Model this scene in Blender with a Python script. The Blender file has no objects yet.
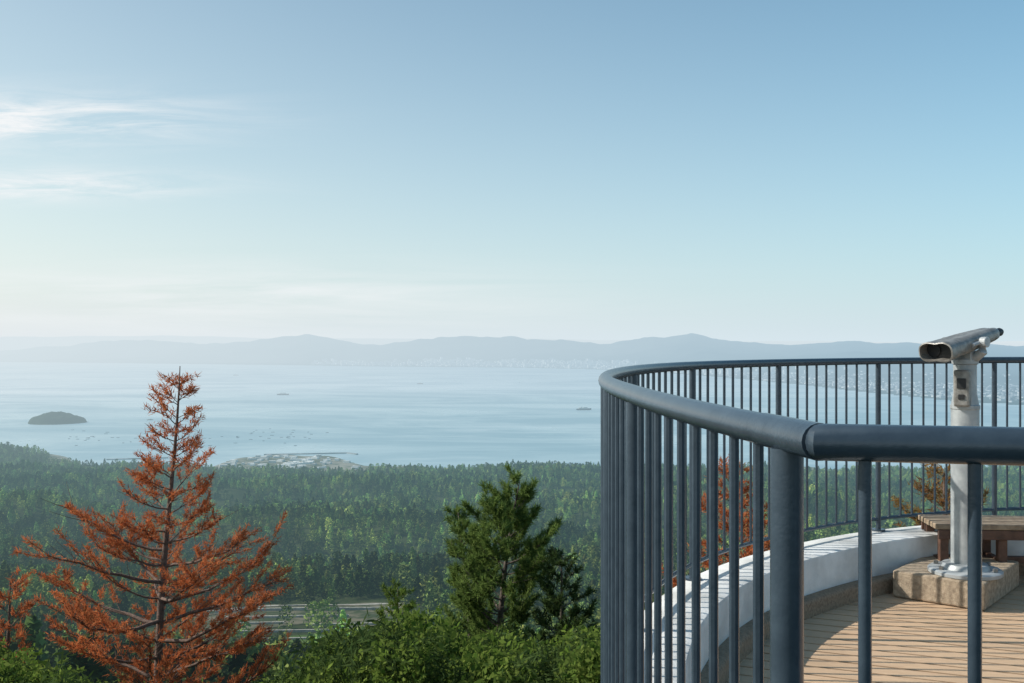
import bpy, bmesh, math, random
import numpy as np
from mathutils import Vector
R=math.radians
rng=np.random.default_rng(7); random.seed(7)
scene=bpy.context.scene
F=995.0; HY=343.0
def uu(px): return (px-512.0)/F
# ------------------------------------------------------------------ helpers
def link(ob,parent=None):
    scene.collection.objects.link(ob)
    if parent: ob.parent=parent
    return ob
def mesh_obj(name,verts,faces,mat,parent=None,smooth=False,do_link=True):
    me=bpy.data.meshes.new(name)
    verts=np.asarray(verts,dtype=np.float32)
    if isinstance(faces,np.ndarray):
        n,k=faces.shape
        me.vertices.add(len(verts)); me.vertices.foreach_set('co',verts.ravel())
        me.loops.add(n*k); me.loops.foreach_set('vertex_index',faces.astype(np.int32).ravel())
        me.polygons.add(n); me.polygons.foreach_set('loop_start',np.arange(0,n*k,k,dtype=np.int32))
        me.update(calc_edges=True); me.validate()
    else:
        me.from_pydata([tuple(map(float,v)) for v in verts],[],faces)
    if smooth: me.polygons.foreach_set('use_smooth',[True]*len(me.polygons))
    if mat: me.materials.append(mat)
    me.update()
    ob=bpy.data.objects.new(name,me)
    if do_link: link(ob,parent)
    return ob
def empty(name,loc=(0,0,0)):
    e=bpy.data.objects.new(name,None); e.location=(0,0,0); e.empty_display_size=.3
    return link(e)
class MB:
    def __init__(s): s.v=[]; s.f=[]
    def box(s,c,size,rz=0,tilt=None):
        b=len(s.v); cx,cy,cz=c; a=math.cos(rz); q=math.sin(rz)
        for dz in(-1,1):
            for dx,dy in((-1,-1),(1,-1),(1,1),(-1,1)):
                x=dx*size[0]/2; y=dy*size[1]/2
                s.v.append((cx+x*a-y*q,cy+x*q+y*a,cz+dz*size[2]/2))
        s.f+= [(b,b+3,b+2,b+1),(b+4,b+5,b+6,b+7)]+[(b+i,b+(i+1)%4,b+4+(i+1)%4,b+4+i) for i in range(4)]
    def tube(s,pts,rad,n=8,closed=False,caps=True):
        pts=[Vector(p) for p in pts]; N=len(pts)
        if not hasattr(rad,'__len__'): rad=[rad]*N
        b=len(s.v)
        for i,p in enumerate(pts):
            if closed: a=pts[(i-1)%N]; c=pts[(i+1)%N]
            else: a=pts[max(i-1,0)]; c=pts[min(i+1,N-1)]
            t=(c-a).normalized()
            up=Vector((0,0,1)) if abs(t.z)<.95 else Vector((1,0,0))
            x=t.cross(up).normalized(); y=x.cross(t).normalized()
            d1=(p-a); d2=(c-p); k=1
            if d1.length>1e-6 and d2.length>1e-6:
                k=1/max(.6,math.sqrt(max(.2,(1+d1.normalized().dot(d2.normalized()))/2)))
            for j in range(n):
                an=2*math.pi*j/n
                s.v.append(tuple(p+x*math.cos(an)*rad[i]*k+y*math.sin(an)*rad[i]))
        M=N if closed else N-1
        for i in range(M):
            for j in range(n):
                i2=(i+1)%N
                s.f.append((b+i*n+j,b+i*n+(j+1)%n,b+i2*n+(j+1)%n,b+i2*n+j))
        if not closed and caps:
            s.f.append(tuple(b+j for j in range(n))[::-1]); s.f.append(tuple(b+(N-1)*n+j for j in range(n)))
    def obj(s,name,mat,parent=None,smooth=False,bevel=0,auto=True):
        ob=mesh_obj(name,s.v,s.f,mat,parent,smooth)
        bm=bmesh.new(); bm.from_mesh(ob.data); bmesh.ops.recalc_face_normals(bm,faces=bm.faces); 
        if smooth and auto:
            for e in bm.edges:
                if len(e.link_faces)==2 and e.calc_face_angle(0)>R(38): e.smooth=False
        bm.to_mesh(ob.data); bm.free()
        if bevel:
            m=ob.modifiers.new('bevel','BEVEL'); m.width=bevel; m.segments=2; m.limit_method='ANGLE'
        return ob
# noise
_L=np.random.default_rng(3).random((256,256))
def vnoise(x,y):
    xi=np.floor(x).astype(int); yi=np.floor(y).astype(int); fx=x-xi; fy=y-yi
    fx=fx*fx*(3-2*fx); fy=fy*fy*(3-2*fy)
    a=_L[xi%256,yi%256]; b=_L[(xi+1)%256,yi%256]; c=_L[xi%256,(yi+1)%256]; d=_L[(xi+1)%256,(yi+1)%256]
    return (a*(1-fx)+b*fx)*(1-fy)+(c*(1-fx)+d*fx)*fy
def fbm(x,y,o=5):
    s=0;a=.5
    for i in range(o):
        s=s+a*(vnoise(x+17.3*i,y+9.1*i)-.5)*2; x=x*2.03; y=y*2.03; a*=.5
    return s
# ------------------------------------------------------------------ materials
def newmat(name):
    m=bpy.data.materials.new(name); m.use_nodes=True; nt=m.node_tree; nt.nodes.clear()
    out=nt.nodes.new('ShaderNodeOutputMaterial'); return m,nt,out
def N(nt,t,**k):
    n=nt.nodes.new(t)
    for a,b in k.items(): setattr(n,a,b)
    return n
def math_(nt,op,a,b=None,c=None,clamp=False):
    n=N(nt,'ShaderNodeMath',operation=op); n.use_clamp=clamp
    for i,v in enumerate((a,b,c)):
        if v is None: continue
        if isinstance(v,(int,float)): n.inputs[i].default_value=v
        else: nt.links.new(v,n.inputs[i])
    return n.outputs[0]
def mixc(nt,fac,a,b,blend='MIX'):
    n=N(nt,'ShaderNodeMix',data_type='RGBA'); n.blend_type=blend
    for s,v in((n.inputs[0],fac),(n.inputs[6],a),(n.inputs[7],b)):
        if isinstance(v,(int,float)): s.default_value=v
        elif isinstance(v,tuple): s.default_value=(*v[:3],1)
        else: nt.links.new(v,s)
    return n.outputs[2]
def noise(nt,vec,scale,detail=4,rough=.55,dist=0):
    n=N(nt,'ShaderNodeTexNoise'); n.inputs['Scale'].default_value=scale; n.inputs['Detail'].default_value=detail
    n.inputs['Roughness'].default_value=rough; n.inputs['Distortion'].default_value=dist
    if vec is not None: nt.links.new(vec,n.inputs['Vector'])
    return n.outputs[0]
def ramp(nt,fac,p0,p1,c0=(0,0,0),c1=(1,1,1)):
    n=N(nt,'ShaderNodeValToRGB'); e=n.color_ramp.elements; e[0].position=p0; e[1].position=p1
    e[0].color=(*c0,1); e[1].color=(*c1,1); nt.links.new(fac,n.inputs[0]); return n.outputs[0]
def scalev(nt,vec,sx,sy,sz):
    n=N(nt,'ShaderNodeMapping'); n.inputs['Scale'].default_value=(sx,sy,sz); nt.links.new(vec,n.inputs[0]); return n.outputs[0]
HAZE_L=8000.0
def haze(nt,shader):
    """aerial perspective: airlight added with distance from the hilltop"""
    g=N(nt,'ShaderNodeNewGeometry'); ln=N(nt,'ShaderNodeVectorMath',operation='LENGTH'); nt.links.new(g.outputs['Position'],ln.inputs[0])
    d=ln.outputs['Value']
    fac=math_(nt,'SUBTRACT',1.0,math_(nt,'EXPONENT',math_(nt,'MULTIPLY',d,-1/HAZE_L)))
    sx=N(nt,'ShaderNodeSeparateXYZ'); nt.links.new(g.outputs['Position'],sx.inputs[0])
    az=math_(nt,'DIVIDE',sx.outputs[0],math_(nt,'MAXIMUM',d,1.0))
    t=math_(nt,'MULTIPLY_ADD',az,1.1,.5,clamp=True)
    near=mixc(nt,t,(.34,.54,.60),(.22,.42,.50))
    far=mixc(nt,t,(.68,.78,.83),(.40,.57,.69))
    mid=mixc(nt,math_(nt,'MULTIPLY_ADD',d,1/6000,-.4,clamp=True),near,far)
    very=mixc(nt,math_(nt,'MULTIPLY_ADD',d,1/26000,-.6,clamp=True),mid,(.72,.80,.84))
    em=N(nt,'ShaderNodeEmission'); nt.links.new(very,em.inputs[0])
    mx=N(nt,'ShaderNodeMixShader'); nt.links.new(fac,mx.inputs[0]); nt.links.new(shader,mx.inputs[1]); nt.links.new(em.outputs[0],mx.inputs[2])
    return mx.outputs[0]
def pos(nt): return N(nt,'ShaderNodeNewGeometry').outputs['Position']
def surf(name,c0,c1,scale=8,rough=.6,metal=0,bump=.1,bscale=None,hz=False,bdist=.01,contrast=(.35,.65)):
    m,nt,out=newmat(name); p=pos(nt)
    nz=noise(nt,p,scale,6,.6); col=mixc(nt,ramp(nt,nz,*contrast),c0,c1)
    if hz: b=N(nt,'ShaderNodeBsdfDiffuse'); nt.links.new(col,b.inputs[0])
    else:
        b=N(nt,'ShaderNodeBsdfPrincipled'); nt.links.new(col,b.inputs['Base Color']); b.inputs['Roughness'].default_value=rough; b.inputs['Metallic'].default_value=metal
    if bump:
        bn=N(nt,'ShaderNodeBump'); bn.inputs['Strength'].default_value=bump; bn.inputs['Distance'].default_value=bdist
        nt.links.new(noise(nt,p,bscale or scale*6,5,.6),bn.inputs['Height']); nt.links.new(bn.outputs[0],b.inputs['Normal'])
    s=b.outputs[0]
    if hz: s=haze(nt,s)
    nt.links.new(s,out.inputs[0]); return m
def foliage(name,c0,c1,c2,nscale=1.5,trans=.35,hz=False,inst=False):
    m,nt,out=newmat(name); p=pos(nt)
    nz=ramp(nt,noise(nt,p,nscale,2,.6),.35,.65); col=mixc(nt,nz,c0,c1)
    g=N(nt,'ShaderNodeNewGeometry')
    col=mixc(nt,math_(nt,'MULTIPLY',g.outputs['Random Per Island'],.7),col,c2)
    if inst:
        oi=N(nt,'ShaderNodeObjectInfo')
        v=math_(nt,'MULTIPLY_ADD',math_(nt,'POWER',oi.outputs['Random'],2.0),2.3,.50)
        v=math_(nt,'MULTIPLY',v,math_(nt,'MULTIPLY_ADD',nz,.9,.60))
        h=N(nt,'ShaderNodeHueSaturation'); nt.links.new(v,h.inputs['Value']); nt.links.new(col,h.inputs['Color'])
        nt.links.new(math_(nt,'MULTIPLY_ADD',math_(nt,'FRACT',math_(nt,'MULTIPLY',oi.outputs['Random'],17.0)),.075,.45),h.inputs['Hue'])
        col=h.outputs[0]
    d=N(nt,'ShaderNodeBsdfDiffuse'); nt.links.new(col,d.inputs[0]); s=d.outputs[0]
    if trans:
        t=N(nt,'ShaderNodeBsdfTranslucent'); nt.links.new(col,t.inputs[0])
        mx=N(nt,'ShaderNodeMixShader'); mx.inputs[0].default_value=trans
        nt.links.new(d.outputs[0],mx.inputs[1]); nt.links.new(t.outputs[0],mx.inputs[2])
        s=mx.outputs[0]
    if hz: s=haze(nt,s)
    nt.links.new(s,out.inputs[0]); return m
M_rail=surf('painted_steel',(.032,.048,.066),(.044,.064,.085),22,.27,0,.08,120)
M_white=surf('white_painted_concrete',(.50,.50,.48),(.78,.78,.76),3,.75,0,.3,60)
M_tan=surf('tan_aggregate',(.20,.14,.09),(.34,.25,.17),60,.9,0,.5,150)
M_plinth=surf('plinth_stone',(.26,.20,.14),(.48,.38,.27),35,.9,0,.6,150)
M_conc=surf('concrete',(.28,.27,.25),(.42,.40,.37),3,.9,0,.3,40)
M_pole=surf('grey_enamel',(.24,.26,.27),(.42,.44,.44),9,.38,.1,.08,60)
M_head=surf('weathered_metal',(.15,.14,.125),(.30,.285,.26),22,.40,.2,.15,80)
M_black=surf('black_rubber',(.012,.012,.013),(.02,.02,.02),20,.5)
M_dkwood=surf('dark_wood',(.07,.035,.022),(.14,.07,.045),20,.6,0,.3,100)
M_ltwood=surf('worn_wood',(.20,.14,.09),(.36,.27,.18),20,.7,0,.3,100)
M_bark=surf('bark',(.06,.045,.035),(.14,.11,.09),18,.9,0,.6,60,bdist=.03)
M_bark2=surf('grey_bark',(.10,.065,.05),(.20,.13,.10),18,.9,0,.6,60,bdist=.03)
M_red=foliage('dead_needles',(.32,.065,.026),(.56,.155,.055),(.62,.26,.11),2.5,.42)
M_green=foliage('pine_needles',(.060,.110,.030),(.14,.21,.050),(.22,.28,.08),2.0,.45)
M_dgreen=foliage('dark_needles',(.035,.062,.022),(.06,.10,.03),(.08,.11,.035),2.0,.3)
M_shrub=foliage('shrub_leaves',(.040,.090,.016),(.14,.22,.036),(.24,.29,.07),.9,.42)
M_dry=foliage('dry_leaves',(.20,.07,.03),(.28,.15,.05),(.30,.22,.08),2.0,.4)
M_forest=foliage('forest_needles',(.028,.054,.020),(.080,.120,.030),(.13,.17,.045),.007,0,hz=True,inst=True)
PANG=R(-22)
def plank_mat():
    m,nt,out=newmat('deck_planks'); g=N(nt,'ShaderNodeNewGeometry'); p=g.outputs['Position']
    mp=N(nt,'ShaderNodeMapping'); mp.inputs['Rotation'].default_value=(0,0,PANG*-1); nt.links.new(p,mp.inputs[0])
    mp2=scalev(nt,mp.outputs[0],2,40,2)
    col=mixc(nt,ramp(nt,noise(nt,mp2,3,6,.65),.3,.7),(.50,.32,.19),(.70,.49,.31))
    col=mixc(nt,math_(nt,'MULTIPLY',g.outputs['Random Per Island'],.5),col,(.52,.36,.23))
    col=mixc(nt,math_(nt,'MULTIPLY',ramp(nt,noise(nt,p,1.6,5,.6),.45,.7),.4),col,(.34,.23,.14))
    b=N(nt,'ShaderNodeBsdfPrincipled'); b.inputs['Roughness'].default_value=.75; nt.links.new(col,b.inputs['Base Color'])
    bn=N(nt,'ShaderNodeBump'); bn.inputs['Strength'].default_value=.3; bn.inputs['Distance'].default_value=.01
    nt.links.new(noise(nt,mp2,6,5,.6),bn.inputs['Height']); nt.links.new(bn.outputs[0],b.inputs['Normal'])
    nt.links.new(b.outputs[0],out.inputs[0]); return m
M_plank=plank_mat()
# ------------------------------------------------------------------ railing path
K=.12*F
px=[(775,432),(720,420),(660,404),(625,391.3),(602,382),(611,374.6),(643,369),(697,365.3),(760,363.2),(850,361.3),(930,360.5),(1024,359.9)]
pts=[( uu(a)*K/(b-HY), K/(b-HY)) for a,b in px]
corner=(.373,1.206)
pts=[corner]+pts+[(4.6,6.95),(5.5,6.3),(6.1,5.2),(6.2,3.9),(5.9,2.5),(5.1,1.4),(3.9,.75),(2.6,.68)]
def catmull(P,n=14):
    o=[]; P=[np.array(p) for p in P]
    for i in range(len(P)-1):
        p0=P[max(i-1,0)];p1=P[i];p2=P[i+1];p3=P[min(i+2,len(P)-1)]
        for k in range(n):
            t=k/n
            o.append(.5*((2*p1)+(-p0+p2)*t+(2*p0-5*p1+4*p2-p3)*t*t+(-p0+3*p1-3*p2+p3)*t**3))
    o.append(P[-1]); return np.array(o)
C=catmull(pts)
def resample(C,ds):
    s=np.r_[0,np.cumsum(np.hypot(*np.diff(C,axis=0).T))]; n=int(s[-1]/ds); q=np.linspace(0,s[-1],n+1)
    return np.c_[np.interp(q,s,C[:,0]),np.interp(q,s,C[:,1])]
C=resample(C,.06)
for _ in range(60): C[1:-1]=.25*C[:-2]+.5*C[1:-1]+.25*C[2:]
straight=resample(np.array([C[-1],C[0]]),.128)[1:-1]
loop=np.r_[C,straight]
def offset(P,d):
    a=np.roll(P,1,0); b=np.roll(P,-1,0); t1=P-a; t2=b-P
    t1/=np.linalg.norm(t1,axis=1)[:,None]; t2/=np.linalg.norm(t2,axis=1)[:,None]
    n1=np.c_[t1[:,1],-t1[:,0]]; n2=np.c_[t2[:,1],-t2[:,0]]; n=n1+n2; n/=np.linalg.norm(n,axis=1)[:,None]
    k=1/np.maximum(.5,(n*n1).sum(1)); return P+n*(d*k)[:,None]
railing=empty('metal_railing')
RT=-.12
mb=MB(); mb.tube([(p[0],p[1],RT) for p in loop],.0225,16,closed=True); mb.obj('top_rail',M_rail,railing,True)
mb=MB(); mb.tube([(p[0],p[1],-1.17) for p in loop],.012,8,closed=True); mb.obj('bottom_rail',M_rail,railing,True)
posts=MB(); bal=MB()
s=np.r_[0,np.cumsum(np.hypot(*np.diff(C,axis=0).T))]
q=.10; i=0
while q<s[-1]-.05:
    x=np.interp(q,s,C[:,0]); y=np.interp(q,s,C[:,1])
    if i%10==0: posts.tube([(x,y,-1.25),(x,y,RT-.018)],.0215 if i==0 else .0175,14); posts.tube([(x,y,-1.25),(x,y,-1.238)],.045,14)
    else: bal.tube([(x,y,-1.165),(x,y,RT-.018)],.0078,8)
    q+=.102; i+=1
L=np.linalg.norm(C[-1]-C[0]); d=(C[-1]-C[0])/L
q=.052; i=1
while q<L-.05:
    x,y=C[0]+d*q
    if i%9==0: posts.tube([(x,y,-1.25),(x,y,RT-.018)],.0225,14)
    else: bal.tube([(x,y,-1.165),(x,y,RT-.018)],.0078,10)
    q+=.122; i+=1
posts.obj('posts',M_rail,railing,True); bal.obj('balusters',M_rail,railing,True)
mb=MB(); j=[tuple(C[k])+(RT,) for k in range(0,4)]; mb.tube(j,.0232,18); mb.obj('corner_sleeve',M_rail,railing,True)
# ------------------------------------------------------------------ deck
deck=empty('observation_deck')
FZ=-1.55
def sweep(profile,name,mat):
    rings=[offset(loop,o) for o,z in profile]; n=len(loop); v=[];f=[]
    for r,(o,z) in zip(rings,profile): v+=[(a,b,z) for a,b in r]
    for k in range(len(profile)-1):
        for i in range(n): i2=(i+1)%n; f.append((k*n+i,k*n+i2,(k+1)*n+i2,(k+1)*n+i))
    ob=mesh_obj(name,v,f,mat,deck,True)
    bm=bmesh.new(); bm.from_mesh(ob.data)
    for e in bm.edges:
        if len(e.link_faces)==2 and e.calc_face_angle(0)>R(50): e.smooth=False
    bm.to_mesh(ob.data); bm.free()
sweep([(-.035,-2.0),(-.035,-1.275),(-.03,-1.258),(-.02,-1.25),(.24,-1.25),(.262,-1.255),(.27,-1.275),(.27,-1.47)],'curb',M_white)
sweep([(.265,-1.455),(.33,-1.455),(.345,-1.462),(.35,-1.475),(.35,-1.60)],'curb_base',M_tan)
sweep([(-.01,-1.99),(-.01,-7.5)],'retaining_wall',M_conc)
sl=offset(loop,.1); mesh_obj('slab',[(a,b,-1.60) for a,b in sl],[tuple(range(len(sl)))],M_conc,deck)
inner=offset(loop,.31); ca,sa=math.cos(PANG),math.sin(PANG)
rot=np.c_[inner[:,0]*ca+inner[:,1]*sa,-inner[:,0]*sa+inner[:,1]*ca]
def xs(yv):
    r=[]
    for i in range(len(rot)):
        a=rot[i]; b=rot[(i+1)%len(rot)]
        if (a[1]-yv)*(b[1]-yv)<0: r.append(a[0]+(b[0]-a[0])*(yv-a[1])/(b[1]-a[1]))
    return (min(r),max(r)) if len(r)>=2 else None
pv=[];pf=[]; bw=.125; gp=.009; y0=rot[:,1].min()
while y0<rot[:,1].max():
    A=xs(y0+gp);B=xs(y0+bw-gp)
    if A and B:
        b=len(pv)
        for z in(FZ,FZ-.035):
            for (X,Y) in((A[0],y0+gp),(A[1],y0+gp),(B[1],y0+bw-gp),(B[0],y0+bw-gp)):
                pv.append((X*ca-Y*sa,X*sa+Y*ca,z+random.uniform(-.0008,.0008)))
        pf+=[(b,b+1,b+2,b+3),(b+7,b+6,b+5,b+4)]+[(b+i,b+4+i,b+4+(i+1)%4,b+(i+1)%4) for i in range(4)]
    y0+=bw
mesh_obj('planks',pv,pf,M_plank,deck)
# ------------------------------------------------------------------ plinth + telescope
A0=Vector((2.32,6.07,0)); B0=Vector((2.72,5.73,0)); e1=(B0-A0).normalized(); e2=Vector((-e1.y,e1.x,0)); 
side=(B0-A0).length; cc=(A0+B0)/2+e2*.39
ang=math.atan2(e1.y,e1.x)
mb=MB(); mb.box((cc.x,cc.y,FZ+.084),(side,.78,.16),ang); pl=mb.obj('stone_plinth',M_plinth,None,False,.012)
tel=empty('coin_operated_telescope'); PZ=FZ+.164
tx,ty=uu(965)*6.0,6.0
def rings(prof,n=40):
    v=[];f=[]
    for r,z in prof:
        for j in range(n): a=2*math.pi*j/n; v.append((tx+r*math.cos(a),ty+r*math.sin(a),z))
    for k in range(len(prof)-1):
        for j in range(n): f.append((k*n+j,k*n+(j+1)%n,(k+1)*n+(j+1)%n,(k+1)*n+j))
    f.append(tuple(range(n))[::-1]); f.append(tuple((len(prof)-1)*n+j for j in range(n)))
    o=MB(); o.v=v;o.f=f; return o
rings([(.205,PZ),(.21,PZ+.004),(.21,PZ+.022),(.20,PZ+.03),(.14,PZ+.032),(.135,PZ+.045),(.125,PZ+.06),(.09,PZ+.065)]).obj('base_flange',M_pole,tel,True)
rings([(.080,PZ+.05),(.080,-.40),(.084,-.395),(.084,-.375),(.078,-.37),(.066,-.30),(.066,-.13),(.075,-.125),(.075,-.10),(.06,-.09),(.05,-.07)]).obj('pole',M_pole,tel,True)
mb=MB()
for k in range(6):
    a=k*math.pi/3+.3; mb.tube([(tx+.172*math.cos(a),ty+.172*math.sin(a),PZ+.028),(tx+.172*math.cos(a),ty+.172*math.sin(a),PZ+.05)],.014,6)
mb.obj('bolts',M_head,tel)
mb=MB(); mb.box((tx-.045,ty-.065,-.27),(.09,.07,.22),-.6); mb.obj('coin_box',M_head,tel,False,.012)
mb=MB(); mb.box((tx-.066,ty-.096,-.24),(.05,.012,.06),-.6); mb.box((tx-.066,ty-.096,-.32),(.035,.012,.03),-.6); mb.obj('coin_slot',M_black,tel,False,.003)
fw=Vector((-.80,-.56,-.19)).normalized(); sd=fw.cross(Vector((0,0,1))).normalized(); upv=sd.cross(fw).normalized()
hc=Vector((tx,ty,.005))
def loft(sec,name,mat,n=40,pinch=.16,capmat=None,e=2.8):
    o=MB()
    for s_,w,h in sec:
        for j in range(n):
            a=2*math.pi*j/n; c_,q_=math.cos(a),math.sin(a)
            X=w*math.copysign(abs(c_)**(2/e),c_); Z=h*math.copysign(abs(q_)**(2/e),q_)
            Z*=1-pinch*math.exp(-(X/(.3*w))**2)
            o.v.append(tuple(hc+fw*s_+sd*X+upv*Z))
    for k in range(len(sec)-1):
        for j in range(n): o.f.append((k*n+j,k*n+(j+1)%n,(k+1)*n+(j+1)%n,(k+1)*n+j))
    o.f.append(tuple(range(n))); o.f.append(tuple((len(sec)-1)*n+j for j in range(n)))
    return o.obj(name,mat,tel,True)
loft([(-.29,.050,.030),(-.275,.066,.040),(-.24,.072,.044),(-.12,.082,.050),(.0,.094,.055),(.15,.100,.057),(.26,.104,.060),(.285,.108,.063),(.315,.108,.063),(.318,.100,.056),(.24,.098,.054)],'housing',M_head)
loft([(.238,.0985,.0545),(.2425,.0985,.0545)],'hood_recess',M_black)
o=MB()
for sg in(-1,1):
    p=hc+sd*sg*.05; o.tube([p+fw*.242,p+fw*.25],.040,24)
o.obj('lens_rings',M_black,tel,True)
o=MB()
for sg in(-1,1):
    p=hc+sd*sg*.034; o.tube([p-fw*.285,p-fw*.33,p-fw*.345],[.024,.026,.02],20)
o.obj('eyepieces',M_black,tel,True)
loft([(-.06,.115,.018),(.10,.118,.018)],'saddle_band',M_pole,40,0)
o=MB()
o.box((tx,ty,-.075),(.13,.10,.06),math.atan2(sd.y,sd.x))
for sg in(-1,1):
    p=hc+sd*sg*.112; o.tube([(tx+sd.x*.06*sg,ty+sd.y*.06*sg,-.09),(p.x,p.y,-.05),(p.x,p.y,.005)],[.03,.028,.026],12)
    o.tube([p+sd*sg*-.01,p+sd*sg*.03],.032,18)
o.obj('yoke',M_pole,tel,False,.004)
# bench
bench=empty('wooden_bench'); bx,by,bz=3.12,6.45,FZ
brot=-.08
def bl(x,y): return (bx+x*math.cos(brot)-y*math.sin(brot),by+x*math.sin(brot)+y*math.cos(brot))
mb=MB()
for k in range(3):
    X,Y=bl(0,-.12+.12*k); mb.box((X,Y,bz+.385),(.84,.11,.035),brot)
mb.obj('seat',M_ltwood,bench,False,.006)
mb=MB()
for x in(-.36,.0,.36):
    for y in(-.13,.13): X,Y=bl(x,y); mb.box((X,Y,bz+.184),(.055,.05,.366),brot)
    X,Y=bl(x,0); mb.box((X,Y,bz+.15),(.04,.21,.05),brot)
for y in(-.165,.165): X,Y=bl(0,y); mb.box((X,Y,bz+.335),(.80,.018,.06),brot)
X,Y=bl(0,0); mb.box((X,Y,bz+.1505),(.66,.04,.04),brot)
mb.obj('legs',M_dkwood,bench,False,.004)
# ------------------------------------------------------------------ terrain
PD=[0,4,8,15,30,60,120,300,600,1200,2000,2800,3010,3300,4200]
PZt=[-2.0,-2.8,-4.8,-7.2,-13,-27,-50,-104,-168,-252,-322,-364,-376,-384,-400]
def sst(a,b,x):
    t=np.clip((x-a)/(b-a),0,1); return t*t*(3-2*t)
def HH(x,y):
    r=np.hypot(x,y); Y_=np.maximum(y,r*.87); az=np.degrees(np.arctan2(x,y))
    shore=3010*(1+.012*np.sin(az*.9+1)+.006*np.sin(az*3.1)+.05*np.exp(-((az+27)/4.5)**2))
    D=Y_*3010/shore
    z=np.interp(D,PD,PZt)
    amp=np.interp(D,[0,40,150,400,1000,2200,2900,3050],[0,.8,4,16,42,38,8,0])
    n=fbm(x/430+3.1,y/330+7.7,6)*1.2+(.45-1.8*np.abs(fbm(x/620+20.3,y/300+4.4,4)))*.75
    z=z+amp*n
    edge=3010+ (290+25*np.sin(az*2.3))*np.exp(-((az+12.6)/3.6)**4)
    w=np.exp(-((az+12.6)/4.6)**4)*sst(2780,2890,Y_)
    zf=np.where(Y_<edge,-372.5,-372.5-(Y_-edge)*.12)
    z=z*(1-w)+zf*w
    k=np.exp(-(((x+125)/120)**2+((y-555)/125)**2)**2); z=z*(1-k)+k*np.interp(y,[0,430,500,560,620,700],[-120,-146,-152,-158,-163,-172])
    z=z+50*np.exp(-(((x+1800)/240)**2+((y-3190)/190)**2))
    return z
azs=np.r_[np.linspace(-36,36,260),np.linspace(36,324,82)[1:-1]]*math.pi/180
rs=np.r_[np.geomspace(2,150,60)[:-1],np.linspace(150,4200,260)]
AZ,RR=np.meshgrid(azs,rs); TX=RR*np.sin(AZ); TY=RR*np.cos(AZ); TZ=HH(TX,TY)
na=len(azs); V=np.c_[TX.ravel(),TY.ravel(),TZ.ravel()]
ii,jj=np.meshgrid(np.arange(len(rs)-1),np.arange(na),indexing='ij'); j2=(jj+1)%na
Fq=np.c_[(ii*na+jj).ravel(),(ii*na+j2).ravel(),((ii+1)*na+j2).ravel(),((ii+1)*na+jj).ravel()][:,::-1]
m,nt,out=newmat('ground'); p=pos(nt)
c=mixc(nt,ramp(nt,noise(nt,p,.02,6,.6),.35,.65),(.022,.038,.015),(.05,.07,.027))
c=mixc(nt,ramp(nt,noise(nt,p,.4,5,.6),.4,.7),c,(.06,.06,.033))
sx=N(nt,'ShaderNodeSeparateXYZ'); nt.links.new(p,sx.inputs[0])
low=math_(nt,'MULTIPLY',math_(nt,'LESS_THAN',sx.outputs[2],-369.5),.85)
c=mixc(nt,low,c,mixc(nt,ramp(nt,noise(nt,p,.02,4,.6),.4,.6),(.10,.11,.08),(.30,.28,.24)))
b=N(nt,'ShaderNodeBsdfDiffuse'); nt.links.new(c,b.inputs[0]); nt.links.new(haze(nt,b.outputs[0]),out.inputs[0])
mesh_obj('ground',V,Fq,m,None,True)
M_road=surf('pale_concrete_road',(.26,.25,.22),(.42,.40,.35),.3,.9,0,0,hz=True)
M_dirt=surf('bare_gravel_terrace',(.05,.065,.035),(.15,.135,.095),.09,.95,0,0,hz=True,contrast=(.42,.6))
M_grass=surf('grass_clearing',(.06,.10,.028),(.11,.15,.045),.06,.95,0,0,hz=True)
def drape(name,P,w,dz,mat):
    P=resample(catmull(P),4.0); t=np.gradient(P,axis=0); t/=np.linalg.norm(t,axis=1)[:,None]; n=np.c_[-t[:,1],t[:,0]]
    v=[];f=[]; nn=7
    for i in range(len(P)):
        ww=w*(1+.25*math.sin(i*.37+w))
        for k in range(nn):
            q=P[i]+n[i]*ww*(k/(nn-1)-.5); v.append((q[0],q[1],float(HH(q[0],q[1]))+dz))
    for i in range(len(P)-1):
        for k in range(nn-1): a=i*nn+k; f.append((a,a+1,a+nn+1,a+nn))
    return mesh_obj(name,v,f,mat,None,True)
drape('gravel_terrace',[(-185,575),(-150,582),(-110,586),(-60,592)],74,.25,M_dirt)
drape('forest_road',[(-195,612),(-150,618),(-110,622),(-60,630)],4,.5,M_road)
drape('grass_slope',[(-150,478),(-120,486),(-90,492),(-66,498)],60,.3,M_grass)
wl=MB()
for (x0,y0,x1,y1,h) in((-178,596,-124,601,2.2),(-112,600,-74,605,2.2),(-165,574,-95,580,1.8),(-158,556,-128,559,1.8),(-112,552,-76,556,1.8),(-150,532,-84,538,1.8),(-135,512,-98,516,1.6)):
    n=8
    for k in range(n):
        a=(k+.5)/n; X=x0+(x1-x0)*a; Y=y0+(y1-y0)*a; wl.box((X,Y,float(HH(X,Y))+h/2-.4),(abs(x1-x0)/n*1.0,1.2,h),math.atan2(y1-y0,x1-x0))
wl.obj('check_dam_wall',M_road)
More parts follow.
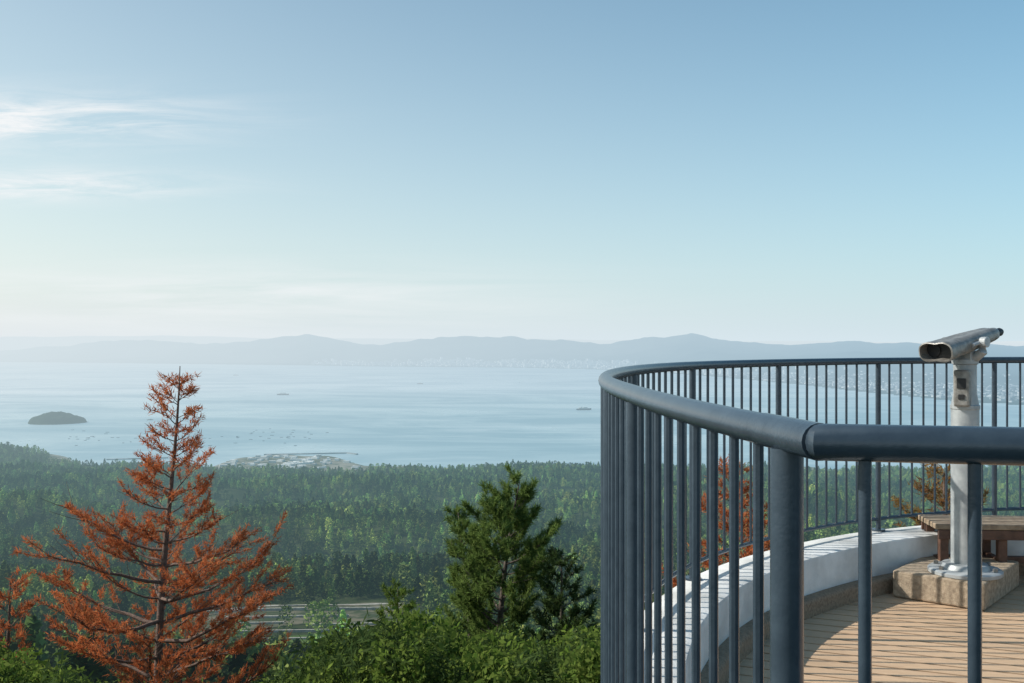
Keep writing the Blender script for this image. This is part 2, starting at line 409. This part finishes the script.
# sea
def grid_sheet(name,us,Ys,zf,mat,smooth=True):
    U,Y=np.meshgrid(us,Ys); X=U*Y; Z=zf(U,Y,X)
    n=len(us); V=np.c_[X.ravel(),Y.ravel(),Z.ravel()]
    ii,jj=np.meshgrid(np.arange(len(Ys)-1),np.arange(n-1),indexing='ij')
    Fq=np.c_[(ii*n+jj).ravel(),(ii*n+jj+1).ravel(),((ii+1)*n+jj+1).ravel(),((ii+1)*n+jj).ravel()]
    return mesh_obj(name,V,Fq,mat,None,smooth)
m,nt,out=newmat('sea_water'); p=pos(nt)
mpp=N(nt,'ShaderNodeMapping'); mpp.inputs['Scale'].default_value=(.00036,.00070,1); mpp.inputs['Rotation'].default_value=(0,0,.35); nt.links.new(p,mpp.inputs[0])
v2=scalev(nt,p,.0010,.0045,1)
st=ramp(nt,noise(nt,mpp.outputs[0],1,8,.62,2.0),.40,.60); st2=ramp(nt,noise(nt,v2,1,6,.65,1.2),.50,.66)
c=mixc(nt,st,(.25,.37,.43),(.43,.54,.58)); c=mixc(nt,math_(nt,'MULTIPLY',st2,.45),c,(.58,.66,.69))
b=N(nt,'ShaderNodeBsdfPrincipled'); nt.links.new(c,b.inputs['Base Color'])
nt.links.new(math_(nt,'MULTIPLY_ADD',st,-.18,.42),b.inputs['Roughness']); b.inputs['IOR'].default_value=1.33
bn=N(nt,'ShaderNodeBump'); bn.inputs['Strength'].default_value=.5; bn.inputs['Distance'].default_value=2.0
nt.links.new(noise(nt,p,.03,6,.7),bn.inputs['Height']); nt.links.new(bn.outputs[0],b.inputs['Normal'])
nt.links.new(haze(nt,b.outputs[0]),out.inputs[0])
S=90000; mesh_obj('sea',[(-S,-S,-375),(S,-S,-375),(S,S,-375),(-S,S,-375)],[(0,1,2,3)],m)
# ------------------------------------------------------------------ far land
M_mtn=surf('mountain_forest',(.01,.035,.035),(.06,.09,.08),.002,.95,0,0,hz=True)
shU=[-.9,-.55,-.3,-.12,0,.08,.15,.25,.35,.45,.6,.9]; shY=[24000,20000,17500,15800,15200,14200,12500,9800,7600,6300,5600,5000]
crx=[-300,-120,0,60,110,150,200,240,280,310,345,380,420,450,480,520,560,600,640,690,730,780,850,900,960,1024,1150,1350]
cry=[346,350,351,345,341,340,344,341,337,333,340,345,339,337,335,337,339,344,337,334,340,345,341,343,344,345,340,344]
def far(U,Y,X):
    sh=np.interp(U,shU,shY)
    cY=np.interp(U,[-.9,-.5,0,.3,.6,.9],[24500,23000,19000,17000,15000,14000])
    top=(HY-np.interp(U*F+512,crx,cry))/F*cY
    top=top+55*fbm(U*38,U*0+2.2,4)
    v=np.clip((Y-sh-300)/np.maximum(cY-sh-300,500),0,1.15)
    sm=np.where(v<1,v**2.2,1-(v-1)*1.5)
    base=-372+sm*(top+372)
    n=fbm(X/2600,Y/2600,5); n=1-np.abs(n)*2
    z=base+ (n-.6)*260*np.clip(v,0,1)*np.clip(1.02-v,0,1)*2.4
    return np.where(Y<sh,-385,np.maximum(z,-372+6*np.clip((Y-sh)/400,0,1)))
grid_sheet('far_hills',np.linspace(-.75,.85,760),np.linspace(4800,26500,120),far,M_mtn)
def far2(U,Y,X):
    yy=337.5+3.5*fbm(U*9+4,U*0+.3,5)+np.interp(U,[-.5,-.2,.1,.5],[-1,0,3,4])
    top=(HY-yy)/F*36000; v=(Y-33000)/3000
    return -380+(top+380)*np.clip(1-np.abs(v-1),0,1)**.6
grid_sheet('far_mountains',np.linspace(-.8,.8,500),np.linspace(33000,38000,14),far2,M_mtn)
# city
M_bld=surf('city_walls',(.30,.31,.31),(.75,.75,.73),.01,.8,0,0,hz=True)
M_bld2=surf('city_walls_weathered',(.16,.19,.21),(.42,.44,.45),.01,.8,0,0,hz=True)
ctA=MB(); ctB=MB()
for k in range(5200):
    u=random.choice([random.uniform(-.09,.12),random.uniform(-.2,.6),random.uniform(.05,.6)])
    sh=float(np.interp(u,shU,shY)); Y=sh+150+abs(random.gauss(0,1))*1600
    X=u*Y; z=float(far(np.array(u),np.array(Y),np.array(X)))
    if z>-300: continue
    if Y<11500 and random.random()<.35: continue
    if Y>11500: h=random.choice([10,14,20,34])*random.uniform(.9,1.6); w=random.uniform(30,80)
    else: h=random.choice([6,7,8,10,14])*random.uniform(.6,1.2); w=random.uniform(12,38)
    (ctA if (Y>11500 or random.random()<.25) else ctB).box((X,Y,z+h/2-3),(w,random.uniform(12,30),h+6),random.uniform(0,1))
ce=empty('distant_city'); ctA.obj('bright_buildings',M_bld,ce); ctB.obj('grey_buildings',M_bld2,ce)
mb=MB()
for k in range(110):
    Y=random.uniform(2900,3260); X=uu(random.gauss(288,30))*Y; z=float(HH(np.array(X),np.array(Y)))
    if z<-374: continue
    mb.box((X,Y,z+2.5),(random.uniform(8,26),random.uniform(8,16),random.uniform(5,9)),random.uniform(-.4,.4))
mb.obj('harbour_buildings',M_bld)
drape2=MB()
for (x0,y0,x1,y1) in((-830,3330,-560,3380),(-560,3380,-520,3340),(-1300,3190,-1120,3240)):
    a=math.atan2(y1-y0,x1-x0); drape2.box(((x0+x1)/2,(y0+y1)/2,-374),(math.hypot(x1-x0,y1-y0),9,5),a)
drape2.obj('breakwater',M_bld2)
# island
IX=uu(48)*4600; IY=4680
gx,gy=np.meshgrid(np.linspace(-170,170,90),np.linspace(-150,150,60))
e=1-(gx/(120+10*np.sin(gy/40)))**2-(gy/110)**2
gz=-380+np.clip(e+.12,0,1)**.33*50*(1+.28*fbm(gx/34+9,gy/34,5))*(.85+.2*np.exp(-((gx+10)/50)**2))
n=90; ii,jj=np.meshgrid(np.arange(59),np.arange(89),indexing='ij')
Fi=np.c_[(ii*n+jj).ravel(),(ii*n+jj+1).ravel(),((ii+1)*n+jj+1).ravel(),((ii+1)*n+jj).ravel()]
M_isl=surf('island_forest',(.012,.024,.015),(.035,.05,.03),.03,.95,0,0,hz=True)
mesh_obj('island',np.c_[(gx+IX).ravel(),(gy+IY).ravel(),gz.ravel()],Fi,M_isl,None,True)
# boats
M_ship=surf('ship_paint',(.05,.07,.10),(.08,.10,.13),.1,.6,0,0,hz=True)
def boat(pxx,pyy,Ln,rz):
    Y=375*F/(pyy-HY); X=uu(pxx)*Y; e_=empty('ferry_boat')
    o=MB(); secs=[(-.5,.09,.0),(-.3,.11,.0),(.2,.11,.0),(.4,.07,.01),(.5,.005,.03)]
    for s_,w,dz in secs:
        for q_,z_ in((-1,.09),(-.7,-.02),(.7,-.02),(1,.09)): o.v.append((s_*Ln,q_*w*Ln,(z_+(dz if z_>0 else 0))*Ln))
    for k in range(4):
        for j in range(4): a=k*4+j; b_=k*4+(j+1)%4; o.f.append((a,b_,b_+4,a+4))
    o.f+= [(0,1,2,3),(16,17,18,19)]
    h=o.obj('hull',M_ship,e_)
    o2=MB(); o2.box((-.05*Ln,0,.12*Ln),(.6*Ln,.16*Ln,.07*Ln)); o2.box((.08*Ln,0,.175*Ln),(.25*Ln,.13*Ln,.045*Ln)); o2.box((-.18*Ln,0,.185*Ln),(.05*Ln,.05*Ln,.07*Ln))
    o2.obj('superstructure',M_bld,e_)
    e_.location=(X,Y,-375); e_.rotation_euler=(0,0,rz)
boat(283,395,85,.1); boat(584,410,85,.2); boat(236,375.5,60,0); boat(150,420,30,.5); boat(420,384,60,2.9)
o=MB()
for k in range(110):
    yy=random.choice([random.uniform(428,440),random.uniform(432,446),random.uniform(374,384)]); xx=random.uniform(60,330) if yy>400 else random.uniform(430,620)
    Y=375*F/(yy-HY); o.box((uu(xx)*Y,Y,-374.5),(random.uniform(6,15),4,1.4),random.uniform(-.3,.3))
o.obj('fish_farm_rafts',M_ship)
# ------------------------------------------------------------------ scatter
def scatter(name,P,rz,sc,protos,tilt=None):
    col=bpy.data.collections.new(name+'_kinds')
    for o_ in protos: col.objects.link(o_)
    me=bpy.data.meshes.new(name); me.vertices.add(len(P)); me.vertices.foreach_set('co',np.asarray(P,dtype=np.float32).ravel())
    a=me.attributes.new('rz','FLOAT_VECTOR','POINT'); rv=np.zeros((len(P),3),dtype=np.float32); rv[:,2]=rz
    if tilt is not None: rv[:,:2]=tilt
    a.data.foreach_set('vector',rv.ravel())
    a=me.attributes.new('sc','FLOAT','POINT'); a.data.foreach_set('value',np.asarray(sc,dtype=np.float32))
    a=me.attributes.new('ix','INT','POINT'); a.data.foreach_set('value',rng.integers(0,len(protos),len(P)).astype(np.int32))
    ob=bpy.data.objects.new(name,me); link(ob)
    ng=bpy.data.node_groups.new(name+'_gn','GeometryNodeTree')
    ng.interface.new_socket('Geometry',in_out='INPUT',socket_type='NodeSocketGeometry'); ng.interface.new_socket('Geometry',in_out='OUTPUT',socket_type='NodeSocketGeometry')
    gi=ng.nodes.new('NodeGroupInput'); go=ng.nodes.new('NodeGroupOutput')
    m2p=ng.nodes.new('GeometryNodeMeshToPoints'); ip=ng.nodes.new('GeometryNodeInstanceOnPoints'); ci=ng.nodes.new('GeometryNodeCollectionInfo')
    ci.inputs['Collection'].default_value=col; ci.inputs['Separate Children'].default_value=True; ci.inputs['Reset Children'].default_value=True
    def at(n_,t):
        x=ng.nodes.new('GeometryNodeInputNamedAttribute'); x.data_type=t; x.inputs[0].default_value=n_; return x.outputs[0]
    ip.inputs['Pick Instance'].default_value=True
    l=ng.links.new
    l(gi.outputs[0],m2p.inputs[0]); l(m2p.outputs[0],ip.inputs['Points']); l(ci.outputs[0],ip.inputs['Instance'])
    l(at('ix','INT'),ip.inputs['Instance Index']); l(at('rz','FLOAT_VECTOR'),ip.inputs['Rotation']); l(at('sc','FLOAT'),ip.inputs['Scale'])
    l(ip.outputs[0],go.inputs[0])
    md=ob.modifiers.new('scatter','NODES'); md.node_group=ng
    return ob
def leafcloud(C_,size,nrm_bias=None,aspect=.6):
    n=len(C_); a=rng.normal(size=(n,3)); a/=np.linalg.norm(a,axis=1)[:,None]
    b=rng.normal(size=(n,3)); b-= (b*a).sum(1)[:,None]*a; b/=np.linalg.norm(b,axis=1)[:,None]
    s_=(size*rng.uniform(.6,1.4,n))[:,None]
    V=np.stack([C_-a*s_,C_+b*s_*aspect,C_+a*s_,C_-b*s_*aspect],1).reshape(-1,3)
    return V,np.arange(4*n).reshape(n,4)
protos=[]
for k in range(6):
    n=190; t=rng.random(n)**.8; Ht=13*rng.uniform(.85,1.15); 
    if k<4: rad=(1-t)**.75*3.1+.2
    else: rad=np.sqrt(np.clip(1-(t*1.6-.6)**2,0,1))*4.2+.1
    th=rng.random(n)*2*math.pi; lob=1+.3*np.sin(3*th+k)+.22*np.sin(5*th+7*t*3)
    rr=rad*lob*np.sqrt(rng.uniform(.5,1,n))
    Cc=np.c_[rr*np.cos(th),rr*np.sin(th),1.2+t*(Ht-1.2)]
    V_,F_=leafcloud(Cc,.86)
    protos.append(mesh_obj('forest_tree_kind',V_,F_,M_forest,None,False,False))
D=110.
P=[]
while D<3380:
    sp=7.6+D*.0026; dth=sp/D; ths=np.arange(-R(33),R(33),dth)
    th=ths+rng.uniform(-.45,.45,len(ths))*dth; rr=D/np.cos(th)*1.0+rng.uniform(-.5,.5,len(ths))*sp
    P.append(np.c_[rr*np.sin(th),rr*np.cos(th)]); D+=sp*.9
P=np.vstack(P); z=HH(P[:,0],P[:,1])
keep=(z>-369.5)&(fbm(P[:,0]/90,P[:,1]/90,3)>-.45)
keep&=~(((((P[:,0]+118)/76)**2+((P[:,1]-545)/108)**2)<1)&(rng.random(len(P))>.10))
P=P[keep];z=z[keep]; D=np.hypot(P[:,0],P[:,1])
sc=(.55+.75*rng.random(len(P))**1.5)*(1+D*.00010)*(1+.40*fbm(P[:,0]/60,P[:,1]/60,3))
print('forest',len(P))
scatter('forest',np.c_[P,z-.6],rng.random(len(P))*6.28,sc,protos)
# ------------------------------------------------------------------ conifers
def pine(name,base,top,prof,nb,el0,el1,mat,bark,seed,tuft=12,nl=.10,nw=.009,t0=.12,sub=10,spread=.9,lean=.03,trunk_r=.07,lmin=.62,bare=.22,skip=.12,jit=.018,whorl=0):
    r=random.Random(seed); g=np.random.default_rng(seed)
    e_=empty(name); wood=MB(); T=[];Dr=[]
    base=Vector(base); top=Vector(top); H=(top-base).length
    n=16; tp=[]
    for i in range(n+1):
        t=i/n; w=math.sin(t*3.3+seed)*lean*H*(t*(1-t))*1.6
        tp.append(base.lerp(top,t)+Vector((w,w*.5,0)))
    wood.tube(tp,[trunk_r*(1-i/n)**.85+.006 for i in range(n+1)],9)
    def at(t):
        f=t*n; i=min(int(f),n-1); return tp[i].lerp(tp[i+1],f-i)
    phi=r.random()*6
    for k in range(nb):
        if whorl: kk=(k//whorl)*whorl+r.random()*whorl*.45
        else: kk=k+r.random()*.8
        t=t0+(.985-t0)*(kk/nb)**.92
        t=min(t,.985)
        phi+=(2*math.pi/whorl*1.07 if whorl else 2.399)+r.uniform(-.4,.4); Lb=prof(t)*r.uniform(lmin,1.12)
        if Lb<.05: Lb=.05
        dx=Vector((math.cos(phi),math.sin(phi),0)); p=at(t); q=[p.copy()]; ns=8
        wob=r.uniform(-.45,.45)
        e0=el0+(.9-el0)*max(0,t-.6)*1.6+r.uniform(-.15,.15); e1=el1+r.uniform(-.25,.3)
        for s_ in range(1,ns+1):
            f=s_/ns; el=e0*(1-f)+e1*f+r.uniform(-.16,.16); side=Vector((-dx.y,dx.x,0))
            d_=(dx+side*(wob*f+r.uniform(-.12,.12))).normalized()*math.cos(el)+Vector((0,0,math.sin(el)))
            p=p+d_*(Lb/ns); q.append(p.copy())
        br=max(.004,.015*Lb+.003)
        wood.tube(q,[br*(1-.8*i/ns) for i in range(ns+1)],5,caps=False)
        nsb=max(2,int(sub*Lb/1.2)+2); bskip=skip*r.uniform(.3,1.9)
        for j in range(nsb):
            f=bare+(1-bare)*(j+r.random()*.6)/nsb; f=min(f,.99); ff=f*ns; i=min(int(ff),ns-1); pb=q[i].lerp(q[i+1],ff-i)
            bd=(q[i+1]-q[i]).normalized(); sgn=1 if j%2 else -1
            sv=bd.cross(Vector((0,0,1))).normalized()*sgn
            d_=(bd*.8+sv*r.uniform(.3,1.2)*spread+Vector((0,0,r.uniform(-.25,.6)))).normalized()
            sl_=min(.55,(.16+.36*Lb*(1-f*.6)))*r.uniform(.45,1.2)
            pe=pb+d_*sl_+Vector((0,0,.12*sl_))
            wood.tube([pb,pb.lerp(pe,.5)+Vector((0,0,-.02*sl_)),pe],[.006,.004,.002],3,caps=False)
            if r.random()<bskip: continue
            nt_=max(2,int(sl_/.05))
            for w in range(nt_):
                g_=(w+1)/nt_; 
                if r.random()<.15: continue
                T.append(pb.lerp(pe,.35+.65*g_)); Dr.append(d_+Vector((0,0,.35)))
        for w in range(max(2,int(Lb/.1))):
            f=max(.5,bare)+(1-max(.5,bare))*w/max(2,int(Lb/.1)); ff=min(f,.999)*ns; i=int(ff); T.append(q[i].lerp(q[i+1],ff-i)); Dr.append(q[i+1]-q[i])
        T.append(q[-1]); Dr.append(q[-1]-q[-2])
    wood.obj('trunk_and_limbs',bark,e_,True,auto=False)
    T=np.repeat(np.array([tuple(t) for t in T]),tuft,0); Dr=np.array([tuple(Vector(d).normalized()) for d in Dr]); Dr=np.repeat(Dr,tuft,0)
    m_=len(T); d_=Dr*.8+g.normal(size=(m_,3))*.58; d_/=np.linalg.norm(d_,axis=1)[:,None]
    s_=g.normal(size=(m_,3)); s_-= (s_*d_).sum(1)[:,None]*d_; s_/=np.linalg.norm(s_,axis=1)[:,None]
    L_=nl*g.uniform(.55,1.2,m_)[:,None]; T=T+g.normal(size=(m_,3))*jit
    V_=np.stack([T-s_*nw,T+s_*nw,T+d_*L_],1).reshape(-1,3)
    mesh_obj('needles',V_,np.arange(3*m_).reshape(m_,3),mat,e_)
    return e_
def W(px_,py_,Y): return (uu(px_)*Y,Y,-(py_-HY)/F*Y)
def prof_red(Y,Hpx):
    def f(t):
        d=(1-t)*Hpx
        return np.interp(d,[0,20,50,80,110,140,165,190,220,260,330,420],[3,12,26,34,42,54,74,106,134,144,136,105])/F*Y*.98
    return f
pine('dead_pine_tree',W(156,800,14),W(180,366,14),prof_red(14,434),80,.10,.62,M_red,M_bark2,16,tuft=10,nl=.085,nw=.0072,t0=.12,sub=11,lmin=.38,bare=.28,skip=.28,whorl=4,spread=.95)
pine('dead_pine_tree',W(-6,800,16),W(10,582,16),lambda t:(1-t)**.7*1.0+.1,36,.15,.6,M_red,M_bark2,5,tuft=9,t0=.1,lmin=.45,skip=.3)
pine('dead_pine_tree',W(742,660,15),W(730,462,15),lambda t:(1-t)**.7*1.25+.1,42,.2,.6,M_red,M_bark2,8,tuft=9,t0=.1,lmin=.4,skip=.25)
pine('dead_pine_tree',W(950,600,14),W(944,470,14),lambda t:(1-t)**.7*.9+.1,24,.3,.7,M_dry,M_bark2,9,tuft=7,t0=.1)
def prof_green(t):
    return np.interp(t,[0,.15,.35,.5,.62,.75,.88,1],[.8,1.1,1.3,1.45,1.5,1.15,.65,.15])
pine('pine_tree',W(480,770,20),W(520,480,20),prof_green,74,.25,1.0,M_green,M_bark,33,tuft=14,nl=.15,nw=.011,t0=.14,sub=11,lean=.04,trunk_r=.10,lmin=.30,bare=.30,skip=.2,spread=.9,whorl=4)
pine('pine_tree',W(474,770,21),W(458,512,21),lambda t:(1-t)**.6*1.0+.15,48,.3,.95,M_green,M_bark,37,tuft=14,nl=.15,nw=.011,t0=.14,sub=11,lean=.05,trunk_r=.08,lmin=.35,bare=.30,skip=.2,spread=.9,whorl=4)
pine('pine_tree',W(556,740,19),W(562,556,19),lambda t:(1-t)**.6*.9+.12,46,.2,.7,M_dgreen,M_bark,25,tuft=13,nl=.13,nw=.011,t0=.05,sub=10,lmin=.4,skip=.2)
pine('pine_tree',W(404,745,22),W(398,588,22),lambda t:(1-t)**.6*.8+.12,36,.3,.8,M_shrub,M_bark,27,tuft=13,nl=.12,nw=.010,t0=.05,sub=9,lmin=.4)
# ------------------------------------------------------------------ shrubs
sp_=[]
for k in range(6):
    n=520; d_=rng.normal(size=(n,3)); d_/=np.linalg.norm(d_,axis=1)[:,None]
    rr=.42*(1+.35*np.sin(4*d_[:,0]+k)*np.sin(5*d_[:,1]+2*k))*rng.uniform(.45,1.05,n)**.5
    Cc=d_*rr[:,None]; V_,F_=leafcloud(Cc,.042 if k<4 else .066,aspect=.5 if k<4 else .16)
    sp_.append(mesh_obj('shrub_kind',V_,F_,M_shrub if k<4 else M_dgreen,None,False,False))
tx_=[-160,0,60,110,200,250,300,340,380,420,460,520,570,600,660,760,900,1100]
ty_=[640,655,678,708,702,692,676,652,632,630,646,656,658,640,618,600,560,545]
P=[]
for k in range(1250):
    Y=random.uniform(10.5,17.5); u=random.uniform(-.62,.55)
    yt=np.interp(u*F+512,tx_,ty_)+14; yt+= 50*float(fbm(np.array(u*13.),np.array(Y*.5),4))
    zz=-(yt-HY)/F*Y-.30-random.choice([0,0,.0,.35,.8,1.3])
    P.append((u*Y,Y,zz))
P=np.array(P)
scatter('shrubbery',P,rng.random(len(P))*6.28,rng.uniform(.4,1.25,len(P)),sp_,rng.uniform(-.6,.6,(len(P),2)))
# ------------------------------------------------------------------ light & sky
SAZ=R(-86); SEL=R(36)
sd_=Vector((math.sin(SAZ)*math.cos(SEL),math.cos(SAZ)*math.cos(SEL),math.sin(SEL)))
l=bpy.data.lights.new('sun','SUN'); l.energy=5.0; l.angle=R(.5); l.color=(1,.95,.87)
lo=link(bpy.data.objects.new('sun',l)); lo.rotation_euler=sd_.to_track_quat('Z','Y').to_euler()
w=bpy.data.worlds.new('World'); scene.world=w; w.use_nodes=True; nt=w.node_tree; nt.nodes.clear()
out=N(nt,'ShaderNodeOutputWorld'); bg=N(nt,'ShaderNodeBackground')
sky=N(nt,'ShaderNodeTexSky'); sky.sky_type='NISHITA'; sky.sun_disc=False; sky.sun_elevation=SEL; sky.sun_rotation=SAZ; sky.altitude=375; sky.air_density=1.0; sky.dust_density=1.2; sky.ozone_density=1.5
tc=N(nt,'ShaderNodeTexCoord'); sp=N(nt,'ShaderNodeSeparateXYZ'); nt.links.new(tc.outputs['Generated'],sp.inputs[0])
ya=math_(nt,'MAXIMUM',math_(nt,'ABSOLUTE',sp.outputs[1]),.05)
U=math_(nt,'DIVIDE',sp.outputs[0],ya); Vv=math_(nt,'DIVIDE',sp.outputs[2],ya)
cb=N(nt,'ShaderNodeCombineXYZ'); nt.links.new(U,cb.inputs[0]); nt.links.new(Vv,cb.inputs[1])
mp=N(nt,'ShaderNodeMapping'); mp.inputs['Scale'].default_value=(6,52,1); mp.inputs['Rotation'].default_value=(0,0,R(12)); nt.links.new(cb.outputs[0],mp.inputs[0])
n1=ramp(nt,noise(nt,mp.outputs[0],1,9,.66,.7),.38,.68)
mp2=N(nt,'ShaderNodeMapping'); mp2.inputs['Scale'].default_value=(2.4,38,1); nt.links.new(cb.outputs[0],mp2.inputs[0])
n2=ramp(nt,noise(nt,mp2.outputs[0],1,7,.6,.5),.40,.68)
def gauss(cu,cv,su,sv):
    a=math_(nt,'POWER',math_(nt,'DIVIDE',math_(nt,'SUBTRACT',U,cu),su),2); b_=math_(nt,'POWER',math_(nt,'DIVIDE',math_(nt,'SUBTRACT',Vv,cv),sv),2)
    return math_(nt,'EXPONENT',math_(nt,'MULTIPLY',math_(nt,'ADD',a,b_),-1))
mk=math_(nt,'ADD',gauss(-.50,.225,.17,.024),gauss(-.48,.158,.15,.013))
cl=math_(nt,'MULTIPLY',mk,n1)
cl2=math_(nt,'MULTIPLY',gauss(-.30,.045,.30,.030),n2)
fac=math_(nt,'ADD',math_(nt,'MULTIPLY',cl,1.5),math_(nt,'MULTIPLY',cl2,.95),clamp=True)
STR=.1
def c(r_,g_,b_): return (r_/STR,g_/STR,b_/STR)
hz=math_(nt,'EXPONENT',math_(nt,'MULTIPLY',math_(nt,'ABSOLUTE',sp.outputs[2]),-4.8))
tt=math_(nt,'MULTIPLY_ADD',sp.outputs[0],1.1,.5,clamp=True)
hzc=mixc(nt,tt,c(.78,.835,.87),c(.66,.785,.85))
tint=mixc(nt,tt,(1.42,1.52,1.28),(.60,1.36,1.46))
skyc=mixc(nt,1.0,sky.outputs[0],tint,'MULTIPLY')
col=mixc(nt,math_(nt,'MULTIPLY',hz,1.0,clamp=True),skyc,hzc)
col=mixc(nt,fac,col,c(.90,.925,.94))
nt.links.new(col,bg.inputs[0]); bg.inputs[1].default_value=STR; nt.links.new(bg.outputs[0],out.inputs[0])
try:
    w.cycles.sampling_method='MANUAL'; w.cycles.sample_map_resolution=512
except Exception as ex: print(ex)
# ------------------------------------------------------------------ camera
cam=bpy.data.cameras.new('camera'); co=link(bpy.data.objects.new('camera',cam)); cam.sensor_width=36; cam.lens=36*F/1024
co.location=(0,0,0); co.rotation_euler=(R(90),0,0); cam.shift_y=(HY-341.5)/1024; cam.clip_end=200000; cam.clip_start=.05
scene.camera=co
scene.view_settings.view_transform='Standard'; scene.view_settings.look='None'; scene.view_settings.exposure=0
